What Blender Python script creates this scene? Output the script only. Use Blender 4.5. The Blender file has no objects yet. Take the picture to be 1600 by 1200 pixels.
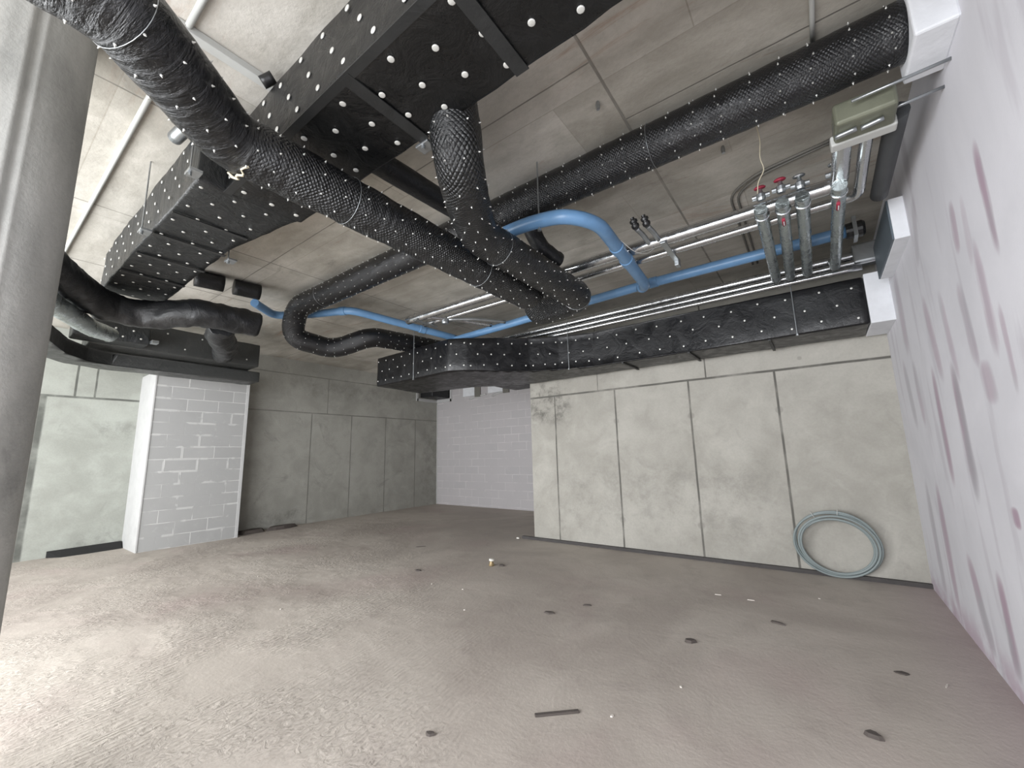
import bpy, bmesh, math, random
from mathutils import Vector, Matrix, noise
random.seed(7)
SC = bpy.context.scene
COL = SC.collection

# ---------------------------------------------------------------- camera
H = 1.5
def cam_axes(yaw, pitch, roll):
    cy, sy = math.cos(yaw), math.sin(yaw)
    f = Vector((-sy*math.cos(pitch), cy*math.cos(pitch), math.sin(pitch)))
    r = Vector((cy, sy, 0)); d = f.cross(r)
    cr, sr = math.cos(roll), math.sin(roll)
    return cr*r + sr*d, -sr*r + cr*d, f
r_, d_, f_ = cam_axes(math.radians(36.38), math.radians(9.58), math.radians(1.38))
cd = bpy.data.cameras.new('camera'); cam = bpy.data.objects.new('camera', cd); COL.objects.link(cam)
cam.matrix_world = Matrix(((r_.x, -d_.x, -f_.x, 0), (r_.y, -d_.y, -f_.y, 0), (r_.z, -d_.z, -f_.z, H), (0, 0, 0, 1)))
cd.sensor_fit = 'HORIZONTAL'; cd.sensor_width = 36; cd.lens = 36*645/1600; cd.clip_start = 0.02
SC.camera = cam
CAM = Vector((0, 0, H))

# ---------------------------------------------------------------- light
w = bpy.data.worlds.new('World'); SC.world = w; w.use_nodes = True
w.node_tree.nodes['Background'].inputs[0].default_value = (0.80, 0.90, 1.0, 1)
w.node_tree.nodes['Background'].inputs[1].default_value = 1.0
def area(name, loc, size, power, rot, colr):
    l = bpy.data.lights.new(name, 'AREA'); l.shape = 'RECTANGLE'; l.size, l.size_y = size
    l.energy = power; l.color = colr
    o = bpy.data.objects.new(name, l); COL.objects.link(o); o.location = loc; o.rotation_euler = rot
    return o
# daylight through the wide open side of the building, behind and left of the camera
area('daylight_opening', (-5.9, -2.3, 1.75), (6.6, 2.9), 570, (math.radians(90), 0, 0), (0.98, 0.99, 1.0))
area('daylight_bay', (-1.1, -2.3, 1.75), (2.4, 2.6), 230, (math.radians(90), 0, 0), (0.96, 0.97, 1.0))
vs = SC.view_settings
SC.display_settings.display_device = 'sRGB'
vs.view_transform = 'Standard'; vs.look = 'None'; vs.gamma = 1; vs.use_curve_mapping = False
vs.exposure = 0.16

# ---------------------------------------------------------------- material helpers
def lin(c):
    return tuple(((v/255)/12.92 if v/255 <= .04045 else ((v/255+.055)/1.055)**2.4) for v in c) + (1,)
class NT:
    def __init__(s, name):
        s.mat = bpy.data.materials.new(name); s.mat.use_nodes = True
        s.t = s.mat.node_tree; s.n = s.t.nodes; s.l = s.t.links
        s.b = s.n['Principled BSDF']
    def put(s, node, i, v):
        if v is None: return
        if isinstance(v, bpy.types.NodeSocket): s.l.new(v, node.inputs[i])
        else: node.inputs[i].default_value = v
    def m(s, op, a, b=None, c=None, clamp=False):
        k = s.n.new('ShaderNodeMath'); k.operation = op; k.use_clamp = clamp
        s.put(k, 0, a); s.put(k, 1, b); s.put(k, 2, c); return k.outputs[0]
    def vm(s, op, a, b=None):
        k = s.n.new('ShaderNodeVectorMath'); k.operation = op
        s.put(k, 0, a); s.put(k, 1, b); return k.outputs[0] if op not in ('LENGTH', 'DISTANCE', 'DOT_PRODUCT') else k.outputs[1]
    def mix(s, f, a, b, mode='MIX'):
        k = s.n.new('ShaderNodeMix'); k.data_type = 'RGBA'; k.blend_type = mode
        s.put(k, 0, f); s.put(k, 6, a); s.put(k, 7, b); return k.outputs[2]
    def noise(s, vec, scale, detail=4, rough=.55, dist=0):
        k = s.n.new('ShaderNodeTexNoise'); s.put(k, 'Vector', vec)
        k.inputs['Scale'].default_value = scale; k.inputs['Detail'].default_value = detail
        k.inputs['Roughness'].default_value = rough; k.inputs['Distortion'].default_value = dist
        return k.outputs[0]
    def ramp(s, f, lo, hi, a=0., b=1.):
        k = s.n.new('ShaderNodeMapRange'); k.interpolation_type = 'SMOOTHSTEP'
        s.put(k, 0, f); s.put(k, 1, lo); s.put(k, 2, hi); s.put(k, 3, a); s.put(k, 4, b); return k.outputs[0]
    def pos(s):
        k = s.n.new('ShaderNodeNewGeometry'); return k.outputs['Position']
    def xyz(s, v):
        k = s.n.new('ShaderNodeSeparateXYZ'); s.put(k, 0, v); return k.outputs
    def comb(s, x, y, z=0.):
        k = s.n.new('ShaderNodeCombineXYZ'); s.put(k, 0, x); s.put(k, 1, y); s.put(k, 2, z); return k.outputs[0]
    def scale(s, v, sc):
        return s.vm('MULTIPLY', v, sc)
    def bump(s, h, strength=.3, dist=.01, prev=None):
        k = s.n.new('ShaderNodeBump'); k.inputs['Strength'].default_value = strength; k.inputs['Distance'].default_value = dist
        s.put(k, 'Height', h)
        if prev is not None: s.l.new(prev, k.inputs['Normal'])
        return k.outputs[0]
    def out(s, col=None, rough=.8, metal=0., normal=None, spec=None):
        s.put(s.b, 'Base Color', col); s.put(s.b, 'Roughness', rough); s.put(s.b, 'Metallic', metal)
        if normal is not None: s.l.new(normal, s.b.inputs['Normal'])
        if spec is not None: s.put(s.b, 'Specular IOR Level', spec)
        return s.mat

def joint_mask(s, p, joints):
    """joints: (axis, value, half width, axis2, lo, hi)"""
    acc = None
    for a, v, hw, a2, lo, hi in joints:
        wob = s.m('MULTIPLY', s.m('SUBTRACT', s.noise(s.pos(), 2.0, 2), .5), .012)
        d = s.m('ABSOLUTE', s.m('ADD', s.m('SUBTRACT', p[a], v), wob))
        f = s.ramp(d, hw*.55, hw*1.3, 1., 0.)
        c = s.m('COMPARE', p[a2], (lo+hi)/2, (hi-lo)/2)
        f = s.m('MULTIPLY', f, c)
        acc = f if acc is None else s.m('MAXIMUM', acc, f)
    return acc

def dots_mask(s, p, pts):
    """tie holes: (axis1, v1, axis2, v2, r)"""
    acc = None
    for a, v, b, u, r in pts:
        dx = s.m('SUBTRACT', p[a], v); dy = s.m('SUBTRACT', p[b], u)
        d = s.m('SQRT', s.m('ADD', s.m('MULTIPLY', dx, dx), s.m('MULTIPLY', dy, dy)))
        f = s.ramp(d, r*.6, r, 1., 0.)
        acc = f if acc is None else s.m('MAXIMUM', acc, f)
    return acc

def concrete(name, c1, c2, joints=(), holes=(), rust=0., rustdir=(1, 1, 1), stain=.35, bump=.25, jdark=.62, grain=(1, 1, 1), pink=0., extra_dark=(), boards=None):
    s = NT(name); P = s.pos(); p = s.xyz(P)
    big = s.noise(P, .55, 5, .6, .6)
    mid = s.noise(s.scale(P, grain), 2.6, 6, .6, .4)
    fine = s.noise(P, 38, 4, .7)
    t = s.m('ADD', s.m('MULTIPLY', big, .55), s.m('MULTIPLY', mid, .45))
    col = s.mix(s.ramp(t, .36, .64), lin(c1), lin(c2))
    blot = s.ramp(s.noise(s.scale(P, grain), 1.3, 8, .72, 1.4), .56, .72)
    col = s.mix(s.m('MULTIPLY', blot, stain), col, lin([v*.72 for v in c1]))
    pale = s.ramp(s.noise(s.vm('ADD', P, (11, 3, 7)), 1.1, 7, .68, 1.0), .55, .75)
    col = s.mix(s.m('MULTIPLY', pale, .30), col, lin([min(255, v*1.15) for v in c2]))
    col = s.mix(s.m('MULTIPLY', s.ramp(fine, .35, .7), .10), col, lin([v*.7 for v in c1]))
    if rust:
        r = s.noise(s.scale(s.vm('ADD', P, (3.7, 1.9, 0)), rustdir), 1.25, 9, .75, 1.1)
        rm = s.ramp(r, .54, .70)
        area_ = s.ramp(s.noise(P, .5, 2), .42, .62)
        col = s.mix(s.m('MULTIPLY', s.m('MULTIPLY', rm, area_), rust), col, lin((146, 112, 88)))
        r2 = s.ramp(s.noise(s.scale(s.vm('ADD', P, (9.7, 4.9, 0)), rustdir), 3.1, 8, .8, 1.5), .60, .72)
        col = s.mix(s.m('MULTIPLY', r2, rust*.45), col, lin((128, 92, 66)))
    if pink:
        pm = s.ramp(s.noise(P, .42, 3, .5, .5), .45, .68)
        col = s.mix(s.m('MULTIPLY', pm, pink), col, lin((168, 138, 134)))
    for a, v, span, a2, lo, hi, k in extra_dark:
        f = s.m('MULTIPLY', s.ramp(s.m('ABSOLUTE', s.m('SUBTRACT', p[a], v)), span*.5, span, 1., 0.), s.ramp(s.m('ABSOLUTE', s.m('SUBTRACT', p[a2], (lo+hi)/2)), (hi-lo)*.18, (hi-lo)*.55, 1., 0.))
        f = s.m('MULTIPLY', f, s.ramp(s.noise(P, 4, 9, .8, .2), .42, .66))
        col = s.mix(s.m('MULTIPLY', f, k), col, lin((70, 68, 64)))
    h = s.m('ADD', s.m('MULTIPLY', mid, .6), s.m('MULTIPLY', fine, .25))
    if boards:
        bt = s.n.new('ShaderNodeTexBrick'); s.put(bt, 'Vector', s.vm('ADD', P, (20.3, 20.1, 0)))
        bt.offset = .37; bt.inputs['Scale'].default_value = 1; bt.inputs['Brick Width'].default_value = boards[0]; bt.inputs['Row Height'].default_value = boards[1]
        bt.inputs['Mortar Size'].default_value = .004; bt.inputs['Color1'].default_value = (.80, .79, .76, 1); bt.inputs['Color2'].default_value = (1.12, 1.12, 1.12, 1); bt.inputs['Mortar'].default_value = (.72, .70, .66, 1)
        col = s.mix(.75, col, bt.outputs['Color'], 'MULTIPLY')
        speck = s.ramp(s.noise(s.scale(P, (1.2, 2.2, 1)), 9, 8, .85, .3), .60, .72)
        col = s.mix(s.m('MULTIPLY', speck, .35), col, lin([v*.68 for v in c1]))
        drip = s.ramp(s.noise(s.scale(P, (.6, 3.2, 1)), 1.9, 7, .75, .5), .58, .74)
        col = s.mix(s.m('MULTIPLY', drip, .4), col, lin((128, 122, 112)))
    if joints:
        j = joint_mask(s, p, joints)
        col = s.mix(s.m('MULTIPLY', j, s.ramp(s.noise(P, 3.0, 5), .25, .6, .45, 1.)), col, lin([v*jdark for v in c1]))
        h = s.m('SUBTRACT', h, s.m('MULTIPLY', j, .8))
    if holes:
        d = dots_mask(s, p, holes)
        col = s.mix(s.m('MULTIPLY', d, .3), col, lin([v*.68 for v in c1]))
        h = s.m('SUBTRACT', h, s.m('MULTIPLY', d, .5))
    n = s.bump(h, bump, .02)
    return s.out(col, .85, 0, n, .25)

# ---------------------------------------------------------------- mesh helpers
def link(name, bm, mat, parent=None, smooth=False):
    me = bpy.data.meshes.new(name); bm.normal_update(); bm.to_mesh(me); bm.free()
    for m in (mat if isinstance(mat, (list, tuple)) else [mat]): me.materials.append(m)
    if smooth:
        for f in me.polygons: f.use_smooth = True
    o = bpy.data.objects.new(name, me); COL.objects.link(o)
    if parent is not None: o.parent = parent
    return o
def tag(o, label=None, cat=None, group=None, kind=None):
    if label: o['label'] = label
    if cat: o['category'] = cat
    if group: o['group'] = group
    if kind: o['kind'] = kind
    return o
def empty(name, label, cat, loc=(0, 0, 0), group=None):
    o = bpy.data.objects.new(name, None); COL.objects.link(o); o.location = loc; o.empty_display_size = .05
    return tag(o, label, cat, group)
def box(bm, a, b, mi=0):
    x0, y0, z0 = a; x1, y1, z1 = b
    v = [bm.verts.new(c) for c in ((x0,y0,z0),(x1,y0,z0),(x1,y1,z0),(x0,y1,z0),(x0,y0,z1),(x1,y0,z1),(x1,y1,z1),(x0,y1,z1))]
    fs = [bm.faces.new([v[i] for i in q]) for q in ((0,3,2,1),(4,5,6,7),(0,1,5,4),(1,2,6,5),(2,3,7,6),(3,0,4,7))]
    for f in fs: f.material_index = mi
    return v
def bev(bm, w=.005, seg=2):
    bmesh.ops.bevel(bm, geom=[e for e in bm.edges], offset=w, segments=seg, affect='EDGES', profile=.5)
def boxobj(name, a, b, mat, parent=None, bevel=0):
    bm = bmesh.new(); box(bm, a, b)
    if bevel: bev(bm, bevel)
    return link(name, bm, mat, parent, False)
def prism(bm, pts, z0, z1):
    lo = [bm.verts.new((x, y, z0)) for x, y in pts]; hi = [bm.verts.new((x, y, z1)) for x, y in pts]
    n = len(pts)
    bm.faces.new(lo[::-1]); bm.faces.new(hi)
    for i in range(n): bm.faces.new((lo[i], lo[(i+1) % n], hi[(i+1) % n], hi[i]))
def lathe(bm, prof, loc=(0, 0, 0), axis=(0, 0, 1), seg=16, mi=0):
    """prof: (r, h) along the axis"""
    ax = Vector(axis).normalized(); q = Vector((0, 0, 1)).rotation_difference(ax)
    rings = []
    for r, h in prof:
        rings.append([bm.verts.new(Vector(loc) + q @ Vector((max(r, 1e-4)*math.cos(2*math.pi*i/seg), max(r, 1e-4)*math.sin(2*math.pi*i/seg), h))) for i in range(seg)])
    for a, b in zip(rings, rings[1:]):
        for i in range(seg):
            f = bm.faces.new((a[i], a[(i+1) % seg], b[(i+1) % seg], b[i])); f.material_index = mi
    bm.faces.new(rings[0][::-1]).material_index = mi; bm.faces.new(rings[-1]).material_index = mi
def fillet(pts, br, step=.05):
    pts = [Vector(p) for p in pts]; out = [pts[0]]
    for i in range(1, len(pts)-1):
        a, b, c = pts[i-1], pts[i], pts[i+1]
        r = min(br, (a-b).length*.48, (c-b).length*.48)
        p0 = b + (a-b).normalized()*r; p1 = b + (c-b).normalized()*r
        n = max(4, int(r*2/step))
        for k in range(n+1):
            t = k/n; out.append(p0*(1-t)**2 + b*2*t*(1-t) + p1*t*t)
    out.append(pts[-1])
    res = [out[0]]
    for a, b in zip(out, out[1:]):
        L = (b-a).length
        if L < 1e-5: continue
        n = max(1, int(L/step))
        for k in range(1, n+1): res.append(a.lerp(b, k/n))
    return res
def frames(P):
    T = []
    for i in range(len(P)):
        a = P[max(0, i-1)]; b = P[min(len(P)-1, i+1)]; T.append((b-a).normalized())
    up = Vector((0, 0, 1)) if abs(T[0].z) < .9 else Vector((1, 0, 0))
    N = (up - T[0]*up.dot(T[0])).normalized(); F = [(T[0], N, T[0].cross(N))]
    for i in range(1, len(P)):
        q = T[i-1].rotation_difference(T[i]); N = q @ N; N = (N - T[i]*N.dot(T[i])).normalized()
        F.append((T[i], N, T[i].cross(N)))
    return F
def tube(bm, P, r, seg=24, rough=0., caps=True, uvscale=1., rfun=None):
    uv = bm.loops.layers.uv.verify(); F = frames(P); rings = []; L = 0; Ls = []
    for i, p in enumerate(P):
        if i: L += (P[i]-P[i-1]).length
        Ls.append(L); ring = []
        rr0 = r if rfun is None else rfun(L)
        for k in range(seg):
            a = 2*math.pi*k/seg
            d = F[i][1]*math.cos(a) + F[i][2]*math.sin(a)
            rr = rr0
            if rough: rr += rough*(noise.noise(p*9 + d*1.3)*1.0 + noise.noise(Vector((p.x*23, p.y*23, p.z*23)) + d*3)*.6)
            ring.append(bm.verts.new(p + d*rr))
        rings.append(ring)
    for i in range(len(P)-1):
        for k in range(seg):
            f = bm.faces.new((rings[i][k], rings[i][(k+1) % seg], rings[i+1][(k+1) % seg], rings[i+1][k])); f.smooth = True
            us = (k, k+1, k+1, k); vs_ = (Ls[i], Ls[i], Ls[i+1], Ls[i+1])
            for lp, u, v in zip(f.loops, us, vs_): lp[uv].uv = (u/seg*2*math.pi*r, v)
    if caps:
        f = bm.faces.new(rings[0][::-1]); g = bm.faces.new(rings[-1])
    return F, Ls
def tubeobj(name, pts, r, mat, parent=None, br=.1, seg=16, step=.1, rough=0., rfun=None):
    bm = bmesh.new(); P = fillet(pts, br, step); tube(bm, P, r, seg, rough, rfun=rfun)
    return link(name, bm, mat, parent)

# ---------------------------------------------------------------- materials
def fabric(name, base=(26, 27, 28), rough=.42, crease=.5, scalev=(1, 1, 1)):
    s = NT(name); P = s.pos()
    n1 = s.noise(s.scale(P, scalev), 5, 6, .65, 1.2); n2 = s.noise(P, 24, 5, .7, .8)
    dust = s.ramp(s.noise(P, 3.2, 7, .7, .8), .45, .75)
    col = s.mix(s.m('MULTIPLY', dust, .25), lin(base), lin([v+26 for v in base]))
    h = s.m('ADD', n1, s.m('MULTIPLY', n2, .25))
    n = s.bump(h, crease, .03)
    return s.out(col, s.ramp(n1, .3, .7, rough-.08, rough+.12), 0, n, .5)
def hexnet(name, cell=.026, base=(24, 25, 27), rough=.38, wire=.55, net=.8, wrk=1.9, bare=None):
    """black foil wrapped in hexagonal wire netting: quilted cells with thin wires between"""
    s = NT(name); k = s.n.new('ShaderNodeUVMap'); U = s.xyz(k.outputs[0]); P = s.pos()
    wob = s.noise(P, 6, 3); u = s.m('DIVIDE', s.m('ADD', U[0], s.m('MULTIPLY', wob, .02)), cell*1.25); v = s.m('DIVIDE', s.m('ADD', U[1], s.m('MULTIPLY', wob, .02)), cell*.95)
    def dist(off):
        a = s.m('MULTIPLY', s.m('SUBTRACT', s.m('FRACT', s.m('ADD', u, off)), .5), .95); b = s.m('SUBTRACT', s.m('FRACT', s.m('ADD', v, off)), .5)
        return s.m('SQRT', s.m('ADD', s.m('MULTIPLY', a, a), s.m('MULTIPLY', b, b)))
    d = s.m('MINIMUM', dist(0.), dist(.5))
    pil = s.ramp(d, .10, .47, 1., 0.)
    wr = s.m('MULTIPLY', s.ramp(d, .40, .47), wire)
    wr = s.m('MULTIPLY', wr, s.ramp(s.noise(P, 9, 3), .52, .66))
    wrinkle = s.noise(s.comb(s.m('MULTIPLY', U[0], 5.), s.m('MULTIPLY', U[1], 30.)), 1., 5, .65, .8)
    crease = s.noise(P, 13, 6, .7, 1.6)
    netted = s.ramp(s.noise(s.vm('ADD', P, (2, 5, 1)), 2.2, 3), .38, .55, .35, 1.)
    if bare is not None:
        netted = s.m('MULTIPLY', netted, s.ramp(s.xyz(P)[1], bare-.02, bare+.04, .12, 1.))
    dust = s.ramp(s.noise(P, 4, 6, .7), .5, .75)
    col = s.mix(s.m('MULTIPLY', dust, .25), lin(base), lin([c+30 for c in base]))
    col = s.mix(wr, col, lin((110, 110, 108)))
    h = s.m('ADD', s.m('MULTIPLY', s.m('MULTIPLY', pil, netted), net), s.m('ADD', s.m('MULTIPLY', crease, .9), s.m('MULTIPLY', wrinkle, wrk)))
    n = s.bump(h, .75, .012)
    return s.out(col, rough, s.m('MULTIPLY', wr, .7), n, .6)
M = {}
M['duct'] = fabric('black_foil_lagging', (8, 8, 11), .36, .22)
M['duct_a'] = fabric('black_foil_lagging_glossy', (9, 10, 11), .32, .42)
M['duct_b'] = fabric('black_foil_lagging_creased', (27, 29, 30), .34, .6, (2.4, 1, .5))
M['tape'] = fabric('black_tape', (30, 31, 31), .5, .12)
M['net'] = hexnet('wire_netted_black_foil', .024, (16, 17, 18), .28, .45, .8, 2.0)
M['netb'] = hexnet('wire_netted_black_foil_bend', .024, (16, 17, 19), .27, .45, .8, 2.0, .70)
M['netfine'] = hexnet('wire_netted_black_foil_fine', .022, (15, 16, 19), .22, .2, .35, .9)
M['rub'] = fabric('black_rubber_lagging', (25, 26, 28), .42, .5)
M['lag'] = fabric('bounce_lit_black_lagging', (54, 55, 54), .4, .3)  # black lagging with floor bounce light put into a lighter base colour
def plain(name, c, rough=.5, metal=0., bump=0., bs=30, var=.0, spec=.5):
    s = NT(name); P = s.pos(); col = lin(c)
    if var:
        col = s.mix(s.m('MULTIPLY', s.ramp(s.noise(P, 6, 5, .6), .35, .7), var), lin(c), lin([v*.6 for v in c]))
    n = s.bump(s.noise(P, bs, 5, .6), bump, .01) if bump else None
    return s.out(col, rough, metal, n, spec)
M['pin'] = plain('pin_metal', (205, 205, 200), .35, .35)
M['galv'] = plain('galvanised_steel', (170, 174, 176), .35, .85, .15, 12, .3)
M['foil'] = (lambda s: s.out(lin((196, 198, 200)), s.ramp(s.noise(s.pos(), 14, 4), .35, .7, .14, .32), .95, s.bump(s.noise(s.scale(s.pos(), (1, 1, 1)), 26, 4, .6, .8), .10, .005)))(NT('aluminium_foil'))
M['foil2'] = (lambda s: s.out(lin((172, 180, 180)), s.ramp(s.noise(s.pos(), 9, 4), .35, .7, .18, .45), .9, s.bump(s.noise(s.scale(s.pos(), (3, .5, 3)), 9, 4, .6, .8), .5, .012)))(NT('foil_clear_wrapped'))
M['blue'] = plain('blue_plastic', (104, 144, 184), .36, 0, .05, 10, .22)
M['white'] = plain('white_fire_board', (226, 228, 232), .75, 0, .25, 14, .14)
M['plaster'] = plain('white_plaster', (190, 190, 189), .85, 0, .3, 25, .12)
M['seal'] = plain('dark_kerb', (74, 71, 70), .8, 0, .3, 20, .3)
M['cable'] = plain('pale_conduit', (186, 187, 183), .5, 0, 0, 10, .1)
M['greyc'] = plain('grey_conduit', (112, 110, 104), .6)
M['slate'] = plain('slate_board', (88, 98, 106), .5, 0, .1, 8, .2)
M['lagg'] = plain('grey_rubber', (70, 72, 74), .6, 0, .1, 12, .2)
M['olive'] = plain('olive_clamp_body', (118, 120, 104), .45, .3, .2, 9, .3)
M['red'] = plain('red_label', (150, 40, 62), .6)
M['dark'] = plain('dark_plastic', (32, 32, 33), .35)
M['coil'] = plain('grey_blue_hose', (136, 146, 146), .5, 0, .05, 20, .1)
M['rock'] = plain('dark_shard', (84, 77, 73), .85, 0, .4, 30, .4)
M['chip'] = plain('white_chip', (216, 214, 206), .7)
M['chip2'] = plain('pale_chip', (200, 194, 186), .8)
M['wire'] = plain('beige_string', (190, 182, 160), .7)
M['hole'] = plain('cavity_dark', (30, 30, 30), .9)

ceil_j = [(0, -.86, .009, 1, -3, 6.4), (0, -3.3, .007, 1, -3, 9.5), (0, -5.1, .007, 1, -3, 9.5), (0, -6.7, .010, 1, -3, 9.5), (0, -8.6, .007, 1, -3, 9.5),
          (1, 2.62, .006, 0, -.86, .8), (1, 2.05, .005, 0, -11, -.86), (1, .15, .006, 0, -11, .8), (1, 4.4, .005, 0, -11, .8), (1, 3.25, .005, 0, -5.1, -3.3), (1, 7.0, .005, 0, -11, -3)]
M['ceil'] = concrete('ceiling_concrete', (160, 156, 147), (198, 194, 186), ceil_j, jdark=.78, rust=.75, rustdir=(.35, 1.6, 1), stain=.5, bump=.45, grain=(.6, 1.4, 1), boards=(2.5, .62))
bwj = [(2, 2.5, .016, 0, -4.3, .8)] + [(0, x, .014, 2, 0, 2.5) for x in (-3.74, -2.61, -1.47, -.39)] + [(0, -1.22, .010, 2, 2.5, 3.9), (0, -2.9, .008, 2, 2.5, 3.9)]
bwh = [(0, x, 2, z, .055) for x in (-2.61, -1.47, -.39) for z in (.45, 1.98)] + [(0, -.1, 2, 2.62, .03)]
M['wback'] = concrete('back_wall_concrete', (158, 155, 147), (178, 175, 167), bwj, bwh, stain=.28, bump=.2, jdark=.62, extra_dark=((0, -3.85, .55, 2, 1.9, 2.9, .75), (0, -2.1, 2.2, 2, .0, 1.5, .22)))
lwj = [(2, 2.6, .014, 1, 3.6, 9.4), (2, 2.66, .02, 1, -3, 3), (2, 3.5, .012, 1, 3.6, 9.4)] + [(1, y, .014, 2, 0, 2.6) for y in (5.21, 6.29, 7.37, 8.45)] + [(1, .84, .045, 2, 0, 2.66), (1, 1.2, .016, 2, 2.66, 3.9), (1, 1.45, .014, 2, 2.66, 3.9), (1, 5.6, .01, 2, 2.6, 3.5)]
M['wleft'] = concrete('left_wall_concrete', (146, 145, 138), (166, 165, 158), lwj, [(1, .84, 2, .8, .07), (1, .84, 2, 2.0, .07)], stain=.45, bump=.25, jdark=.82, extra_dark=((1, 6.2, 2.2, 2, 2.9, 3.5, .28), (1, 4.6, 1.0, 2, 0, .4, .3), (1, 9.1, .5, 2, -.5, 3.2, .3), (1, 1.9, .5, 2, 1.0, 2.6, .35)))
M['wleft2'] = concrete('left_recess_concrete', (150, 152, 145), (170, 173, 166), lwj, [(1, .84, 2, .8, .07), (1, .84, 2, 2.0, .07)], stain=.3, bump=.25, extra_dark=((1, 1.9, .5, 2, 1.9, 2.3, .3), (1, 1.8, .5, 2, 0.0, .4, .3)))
M['column'] = concrete('column_concrete', (148, 149, 146), (188, 188, 184), (), stain=.45, bump=.5, grain=(1, 1, .5))

# floor: rough screed, brushed ripples, pinkish patches
def floor_mat():
    s = NT('floor_concrete'); P = s.pos(); p = s.xyz(P)
    big = s.noise(P, .5, 5, .6, .6); mid = s.noise(P, 2.3, 6, .62, .4); fine = s.noise(P, 34, 5, .7)
    col = s.mix(s.ramp(big, .38, .62), lin((166, 157, 149)), lin((184, 176, 167)))
    col = s.mix(s.m('MULTIPLY', s.ramp(mid, .5, .72), .28), col, lin((142, 132, 126)))
    col = s.mix(s.m('MULTIPLY', s.ramp(s.noise(s.vm('ADD', P, (5, 8, 0)), .7, 3, .5, .4), .52, .72), .35), col, lin((168, 149, 146)))
    col = s.mix(s.m('MULTIPLY', s.ramp(fine, .55, .75), .2), col, lin((120, 112, 106)))
    nearwall = s.m('MULTIPLY', s.ramp(p[0], .2, .76), .35)
    col = s.mix(nearwall, col, lin((178, 160, 166)))
    # ripples left by the screed rake, only in patches
    rp = s.n.new('ShaderNodeTexWave'); s.put(rp, 'Vector', s.scale(P, (1, .45, 1))); rp.inputs['Scale'].default_value = 7; rp.inputs['Distortion'].default_value = 9; rp.inputs['Detail'].default_value = 4; rp.inputs['Detail Scale'].default_value = 1.6
    rough_area = s.ramp(s.m('ADD', s.m('MULTIPLY', p[0], -.18), s.m('MULTIPLY', p[1], -.22)), -.35, .35)
    patch = s.m('MULTIPLY', s.ramp(s.noise(P, 1.1, 3), .38, .6), rough_area)
    lump = s.noise(P, 16, 5, .65, .8)
    h = s.m('ADD', s.m('ADD', s.m('MULTIPLY', mid, .5), s.m('MULTIPLY', fine, .12)), s.m('MULTIPLY', patch, s.m('ADD', s.m('MULTIPLY', rp.outputs[1], .35), s.m('MULTIPLY', lump, .9))))
    n = s.bump(h, .55, .03)
    return s.out(col, s.ramp(big, .3, .7, .62, .8), 0, n, .3)
M['floor'] = floor_mat()

STREAKS = [(2.77,2.95,2.78,2.34,0.063,1.0),(3.29,2.89,3.32,2.56,0.064,0.7),(5.66,2.36,5.54,1.61,0.12,0.5),(5.18,2.28,5.15,1.63,0.11,0.5),(4.50,2.11,4.53,1.16,0.10,0.9),(3.93,2.06,3.96,1.10,0.11,1.0),(3.31,1.95,3.27,1.69,0.119,0.6),(5.64,1.19,5.67,0.06,0.12,0.6),(5.16,1.19,5.21,0.09,0.12,0.8),(4.54,0.72,4.33,0.07,0.12,0.8),(3.87,0.74,3.85,0.10,0.09,1.0),(3.33,1.17,3.33,1.05,0.067,1.0),(4.36,2.64,4.23,1.92,0.10,0.6),(3.89,2.54,3.83,1.87,0.08,0.5),(3.46,2.45,3.40,1.90,0.079,0.6),(3.05,2.56,3.08,1.91,0.078,0.6),(2.91,2.17,2.94,1.71,0.046,0.6),(4.04,3.35,4.30,2.83,0.092,0.4),(4.03,3.88,4.04,3.35,0.106,0.5),(5.29,3.19,5.33,2.30,0.13,0.5),(3.09,2.83,3.15,2.42,0.056,0.3)]
def right_mat():
    s = NT('right_wall_plaster'); P = s.pos(); p = s.xyz(P)
    col = s.mix(s.ramp(s.noise(P, .8, 5, .6, .5), .35, .65), lin((206, 205, 210)), lin((216, 215, 220)))
    wob = s.m('MULTIPLY', s.m('SUBTRACT', s.noise(s.scale(P, (1, 5, .8)), 2.2, 4, .6), .5), .09)
    acc = None
    for y0, z0, y1, z1, w_, k in STREAKS:
        hz = abs(z0-z1)/2; zc = (z0+z1)/2; yc = (y0+y1)/2
        v = s.m('DIVIDE', s.m('SUBTRACT', p[2], zc), hz)
        u = s.m('DIVIDE', s.m('ADD', s.m('SUBTRACT', p[1], s.m('ADD', yc, s.m('MULTIPLY', v, (y0-y1)/2))), wob), w_)
        v2 = s.m('MULTIPLY', v, v)
        d = s.m('ADD', s.m('MULTIPLY', u, u), s.m('MULTIPLY', v2, v2))
        f = s.ramp(d, 0., 1.1, k, 0.)
        acc = f if acc is None else s.m('MAXIMUM', acc, f)
    tint = s.mix(s.ramp(s.noise(s.scale(P, (1, 1, .5)), 2.4, 3), .42, .58), lin((142, 136, 143)), lin((150, 116, 135)))
    col = s.mix(s.m('MULTIPLY', acc, .7), col, tint)
    faint = s.ramp(s.noise(s.scale(P, (1, 5.5, .75)), 1.1, 3, .5), .56, .68)
    col = s.mix(s.m('MULTIPLY', faint, .22), col, lin((160, 150, 160)))
    low = s.m('MULTIPLY', s.ramp(p[2], 0., .30, 1., 0.), s.ramp(s.noise(P, 3, 5, .6), .38, .6))
    col = s.mix(s.m('MULTIPLY', low, .5), col, lin((160, 122, 142)))
    n = s.bump(s.m('ADD', s.noise(P, 60, 4, .7), s.m('MULTIPLY', s.noise(P, 3, 3), .5)), .12, .006)
    return s.out(col, .85, 0, n, .2)
M['wright'] = right_mat()

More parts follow.
